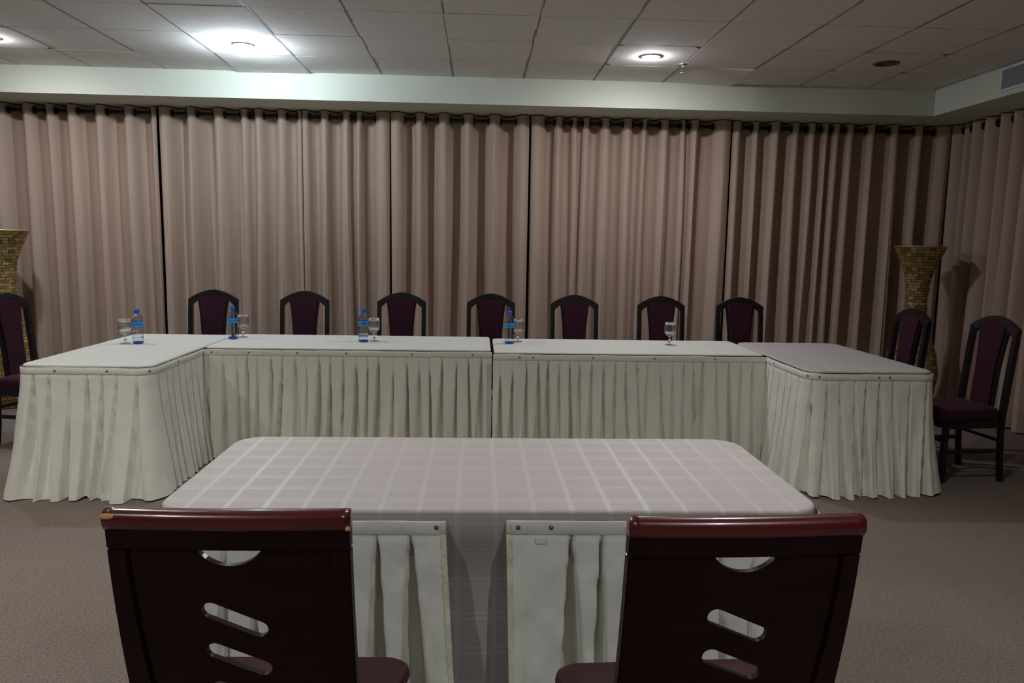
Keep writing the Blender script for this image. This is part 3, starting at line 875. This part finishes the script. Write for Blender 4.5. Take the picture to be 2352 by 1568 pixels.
def strip(xa, xb, za, zb, y0, y1, nx, nz, bev=.003, taper=0.0):
    """subdivided slab that can be warped"""
    bm = bmesh.new()
    V = {}
    for a, y in enumerate((y0, y1)):
        for i in range(nx + 1):
            for k in range(nz + 1):
                f = k / nz
                xi = xa + taper * (1 - f) ** 1.5; 
                V[a, i, k] = bm.verts.new((xi + (xb - xi) * i / nx, y, za + (zb - za) * f))
    for i in range(nx):
        for k in range(nz):
            bm.faces.new((V[0, i, k], V[0, i + 1, k], V[0, i + 1, k + 1], V[0, i, k + 1])); bm.faces.new((V[1, i, k], V[1, i, k + 1], V[1, i + 1, k + 1], V[1, i + 1, k]))
    for i in range(nx):
        bm.faces.new((V[0, i, 0], V[1, i, 0], V[1, i + 1, 0], V[0, i + 1, 0])); bm.faces.new((V[0, i, nz], V[0, i + 1, nz], V[1, i + 1, nz], V[1, i, nz]))
    for k in range(nz):
        bm.faces.new((V[0, 0, k], V[0, 0, k + 1], V[1, 0, k + 1], V[1, 0, k])); bm.faces.new((V[0, nx, k], V[1, nx, k], V[1, nx, k + 1], V[0, nx, k + 1]))
    bmesh.ops.recalc_face_normals(bm, faces=bm.faces[:])
    if bev:
        es = [e for e in bm.edges if len(e.link_faces) == 2 and e.calc_face_angle(0) > 1.0]
        bmesh.ops.bevel(bm, geom=es, offset=bev, segments=2, affect='EDGES')
    return bm

def make_wood_chair():
    t = thing('mahogany_chair', '', 'chair', (0, 0, 0), 0, 'slotted mahogany chairs')
    bp_ = warp(panel_with_slots())
    obj('back_panel', bp_, M['mahogany'], t)
    # crest rail: rolled top towards the back
    prof = [(.016, .980), (.016, 1.008), (.010, 1.0155), (.0, 1.0165), (-.010, 1.0142), (-.0165, 1.0065), (-.0185, .997), (-.017, .987), (-.0125, .980)]
    prof = [(y, z - .0115) for y, z in prof]
    NX = 24; bm = bmesh.new(); rings = []
    for i in range(NX + 1):
        x = -HW - .001 + (2 * HW + .002) * i / NX
        k = 1.0
        e = min(i, NX - i)
        rings.append([bm.verts.new((x, y, z)) for y, z in prof])
    n = len(prof)
    for a, b in zip(rings, rings[1:]):
        for i in range(n): bm.faces.new((a[i], a[(i + 1) % n], b[(i + 1) % n], b[i]))
    bm.faces.new(rings[0]); bm.faces.new(rings[-1][::-1])
    bmesh.ops.recalc_face_normals(bm, faces=bm.faces[:])
    bmesh.ops.bevel(bm, geom=[e for e in bm.edges if len(e.link_faces) == 2 and any(len(f.verts) > 4 for f in e.link_faces)], offset=.002, segments=2, affect='EDGES')
    for v in bm.verts: v.co.y += recl(v.co.z) * .5 + .008 * ((v.co.x / HW) ** 2 - .5)
    o = obj('crest_rail', bm, M['rail'], t, True)
    obj('lower_crest', warp(strip(-HW, HW, .931, .970, -.012, .015, 20, 2, .002)), M['mahogany'], t)
    obj('stile', warp(strip(HW - .036, HW, .43, .931, -.013, .016, 2, 18, .003, taper=-.025)), M['mahogany'], t)
    bm = strip(HW - .036, HW, .43, .931, -.013, .016, 2, 18, .003, taper=-.025)
    for v in bm.verts: v.co.x = -v.co.x
    obj('stile', warp(bm), M['mahogany'], t)
    # seat
    P = []
    ys0 = recl(.46)
    for cx, cy, a0, r in ((.215, ys0 + .335, 0, .055), (-.215, ys0 + .335, 90, .055), (-.18, ys0 + .03, 180, .03), (.18, ys0 + .03, 270, .03)):
        for i in range(9):
            a = math.radians(a0 + 90 * i / 8); P.append((cx + r * math.cos(a), cy + r * math.sin(a)))
    n = len(P); bm = bmesh.new(); prev = None
    cyc = ys0 + .2
    for k, z in ((.93, .400), (.985, .405), (1.0, .418), (.99, .432), (.95, .439), (.7, .437), (.4, .435)):
        ring = [bm.verts.new((x * k, (y - cyc) * k + cyc, z)) for x, y in P]
        if prev:
            for i in range(n): bm.faces.new((prev[i], prev[(i + 1) % n], ring[(i + 1) % n], ring[i]))
        else: bm.faces.new(ring[::-1])
        prev = ring
    bm.faces.new(prev)
    obj('seat', bm, M['seat_wood'], t, True)
    obj('seat_rail', B(-.19, .19, ys0 + .02, ys0 + .345, .350, .401, bev=.005), M['mahogany'], t)
    for s in (-1, 1):
        bm = bmesh.new(); bar(bm, (s * .19, ys0 + .32, 0), (s * .185, ys0 + .315, .375), .036, .036, .005); obj('front_leg', bm, M['mahogany'], t)
        bm = bmesh.new(); bar(bm, (s * .185, ys0 - .03, 0), (s * .185, ys0 + .02, .46), .034, .036, .005); obj('rear_leg', bm, M['mahogany'], t)
        bm = bmesh.new(); bar(bm, (s * .187, ys0 - .01, .20), (s * .187, ys0 + .318, .20), .02, .028, .003); obj('stretcher', bm, M['mahogany'], t)
    return t
wc = make_wood_chair()
wc.location = (-.4375, 1.280, 0); wc.rotation_euler = (0, 0, math.radians(-1.0)); wc['label'] = 'dark red mahogany chair at the left front, chipped at its top corner'
wc2 = dup(wc, (.4815, 1.250, 0), math.radians(2.0), 'dark red mahogany chair at the right front with a shiny top rail')
# chipped lacquer on the left chair only
def chip(x, y, z, rx, ry, rz_):
    bm = bmesh.new(); bmesh.ops.create_icosphere(bm, subdivisions=2, radius=1)
    for v in bm.verts: v.co = Vector((v.co.x * rx * (1 + .2 * math.sin(v.co.z * 9)), v.co.y * ry, v.co.z * rz_))
    o = obj('chip', bm, M['chip'], wc, True); o.location = (x, y, z); o['label'] = 'pale chip of bare wood'
chip(-.203, -.0115, .994, .017, .003, .006)
chip(.212, -.0115, .975, .005, .003, .005)

# ---------------------------------------------------------------- bottles and glasses
def make_bottle():
    t = thing('water_bottle', '', 'bottle', (0, 0, 0), 0, 'blue capped water bottles')
    prof = [(0, .004), (.022, .002), (.031, .004), (.034, .012), (.034, .030), (.0325, .034), (.034, .038), (.034, .060), (.0325, .064), (.034, .068), (.034, .088), (.0325, .092), (.034, .096),
            (.0345, .112), (.0345, .158), (.0335, .166), (.029, .182), (.021, .196), (.0145, .205), (.013, .210), (.013, .214), (0, .214)]
    obj('bottle_body', lathe(prof, 32), M['bottle'], t, True)
    obj('base', lathe([(0, .0005), (.026, .0005), (.0315, .003), (.0345, .009), (.0348, .013), (.0346, .013)], 32), M['base_blue'], t, True)
    lab = obj('label', lathe([(.0352, .118), (.0356, .119), (.0356, .153), (.0352, .154)], 32), M['label'], t, True)
    cap = obj('cap', lathe([(0, .214), (.0155, .214), (.0165, .216), (.0165, .234), (.015, .2375), (0, .238)], 24), M['cap'], t, True)
    obj('neck_ring', lathe([(.013, .208), (.0165, .209), (.0168, .212), (.013, .213)], 24), M['cap'], t, True)
    return t
def make_glass():
    t = thing('goblet', '', 'glass', (0, 0, 0), 0, 'stemmed water glasses')
    bowl = [(0, .062), (.010, .064), (.022, .070), (.034, .082), (.0415, .100), (.0430, .120), (.0405, .145), (.0360, .168), (.0352, .1685), (.0395, .145), (.0418, .120), (.0402, .101), (.0325, .087), (.020, .0785), (.008, .0755), (0, .075)]
    obj('bowl', lathe(bowl, 32), M['glass'], t, True)
    stem = [(0, .006), (.008, .0075), (.0065, .012), (.006, .020), (.010, .027), (.0105, .031), (.007, .037), (.0055, .045), (.007, .055), (.012, .0625), (0, .0615)]
    obj('stem', lathe(stem, 20), M['glass'], t, True)
    obj('foot', lathe([(0, .0005), (.034, .0005), (.0345, .002), (.030, .0038), (.014, .006), (0, .0075)], 32), M['glass'], t, True)
    return t
TT = TZ + .0045
b0 = make_bottle(); g0 = make_glass()
bsp = [((-2.34, 5.19), 'blue capped water bottle alone on the left side table', 20), ((-1.795, 5.50), 'blue capped water bottle at the left end of the long back table', 130),
       ((-.837, 5.416), 'blue capped water bottle in the middle of the left back table', 200), ((.225, 5.413), 'blue capped water bottle on the right back table, in front of the middle chair', 300)]
gsp = [((-2.424, 5.183), 'stemmed glass standing left of the bottle on the left side table'), ((-1.755, 5.60), 'stemmed glass half hidden by the bottle before the leftmost back chair'),
       ((-.767, 5.471), 'stemmed glass right of the bottle before the third back chair'), ((.292, 5.517), 'stemmed glass half hidden by the bottle before the middle back chair'),
       ((1.418, 5.444), 'lone stemmed glass on the right back table with no bottle beside it')]
for i, ((px, py), lab, a) in enumerate(bsp):
    if i == 0: b0.location = (px, py, TT); b0['label'] = lab
    else: dup(b0, (px, py, TT), math.radians(a), lab)
for i, ((px, py), lab) in enumerate(gsp):
    if i == 0: g0.location = (px, py, TT); g0['label'] = lab
    else: dup(g0, (px, py, TT), 0, lab)

# ---------------------------------------------------------------- gold vases
def vr(z):
    pts = [(0, .155), (.05, .165), (.20, .205), (.38, .225), (.52, .205), (.66, .165), (.80, .122), (.92, .098), (1.03, .092), (1.15, .097), (1.26, .113), (1.37, .148), (1.46, .188), (1.52, .214)]
    for (z0, r0), (z1, r1) in zip(pts, pts[1:]):
        if z <= z1:
            t = (z - z0) / (z1 - z0); t = t * t * (3 - 2 * t) * .35 + t * .65
            return r0 + (r1 - r0) * t
    return pts[-1][1]
def make_vase():
    t = thing('floor_vase', '', 'vase', (0, 0, 0), 0, 'tall gold mosaic floor vases')
    prof = [(0, 0.002)] + [(vr(z) - .004, max(z, .002)) for z in [1.52 * i / 40 for i in range(41)]] + [(vr(1.52) - .022, 1.52), (vr(1.40) - .022, 1.40), (vr(1.1) - .022, 1.1), (.05, .9), (0, .9)]
    obj('vase_body', lathe(prof, 40), M['grout'], t, True)
    obj('rim', (lambda q: q)(torus(vr(1.52) - .010, .010, 40, 8)), M['mosaic'], t, True).location = (0, 0, 1.518)
    rr = random.Random(9); vs, fs = [], []
    H = .0255; row = 0; z = .006
    while z < 1.505:
        z1 = min(z + H - .004, 1.512); ra, rb = vr(z), vr(z1)
        n = max(10, int(2 * math.pi * ra / .048)); off = .5 * (row % 2) + rr.uniform(-.15, .15)
        for k in range(n):
            g = .0022 / ra
            a0 = 2 * math.pi * (k + off) / n + g; a1 = 2 * math.pi * (k + 1 + off) / n - g
            e = rr.uniform(-.0010, .0022); tl = rr.uniform(-.0015, .0015)
            b = len(vs)
            for a, rA, zz in ((a0, ra + e + tl, z), (a1, ra + e - tl, z), (a1, rb + e - tl, z1), (a0, rb + e + tl, z1)):
                vs.append((rA * math.cos(a), rA * math.sin(a), zz))
            for a, rA, zz in ((a0, ra - .005, z), (a1, ra - .005, z), (a1, rb - .005, z1), (a0, rb - .005, z1)):
                vs.append((rA * math.cos(a), rA * math.sin(a), zz))
            fs += [(b, b + 1, b + 2, b + 3), (b, b + 4, b + 5, b + 1), (b + 1, b + 5, b + 6, b + 2), (b + 2, b + 6, b + 7, b + 3), (b + 3, b + 7, b + 4, b)]
        z += H; row += 1
    o = obj('mosaic_tiles', (vs, fs), M['mosaic'], t); o['kind'] = 'stuff'
    return t
v0 = make_vase()
v0.location = (3.955, 6.58, 0); v0['label'] = 'tall gold mosaic floor vase in the right corner by the curtains'
dup(v0, (-4.075, 6.58, 0), .4, 'tall gold mosaic floor vase cut off by the left edge')
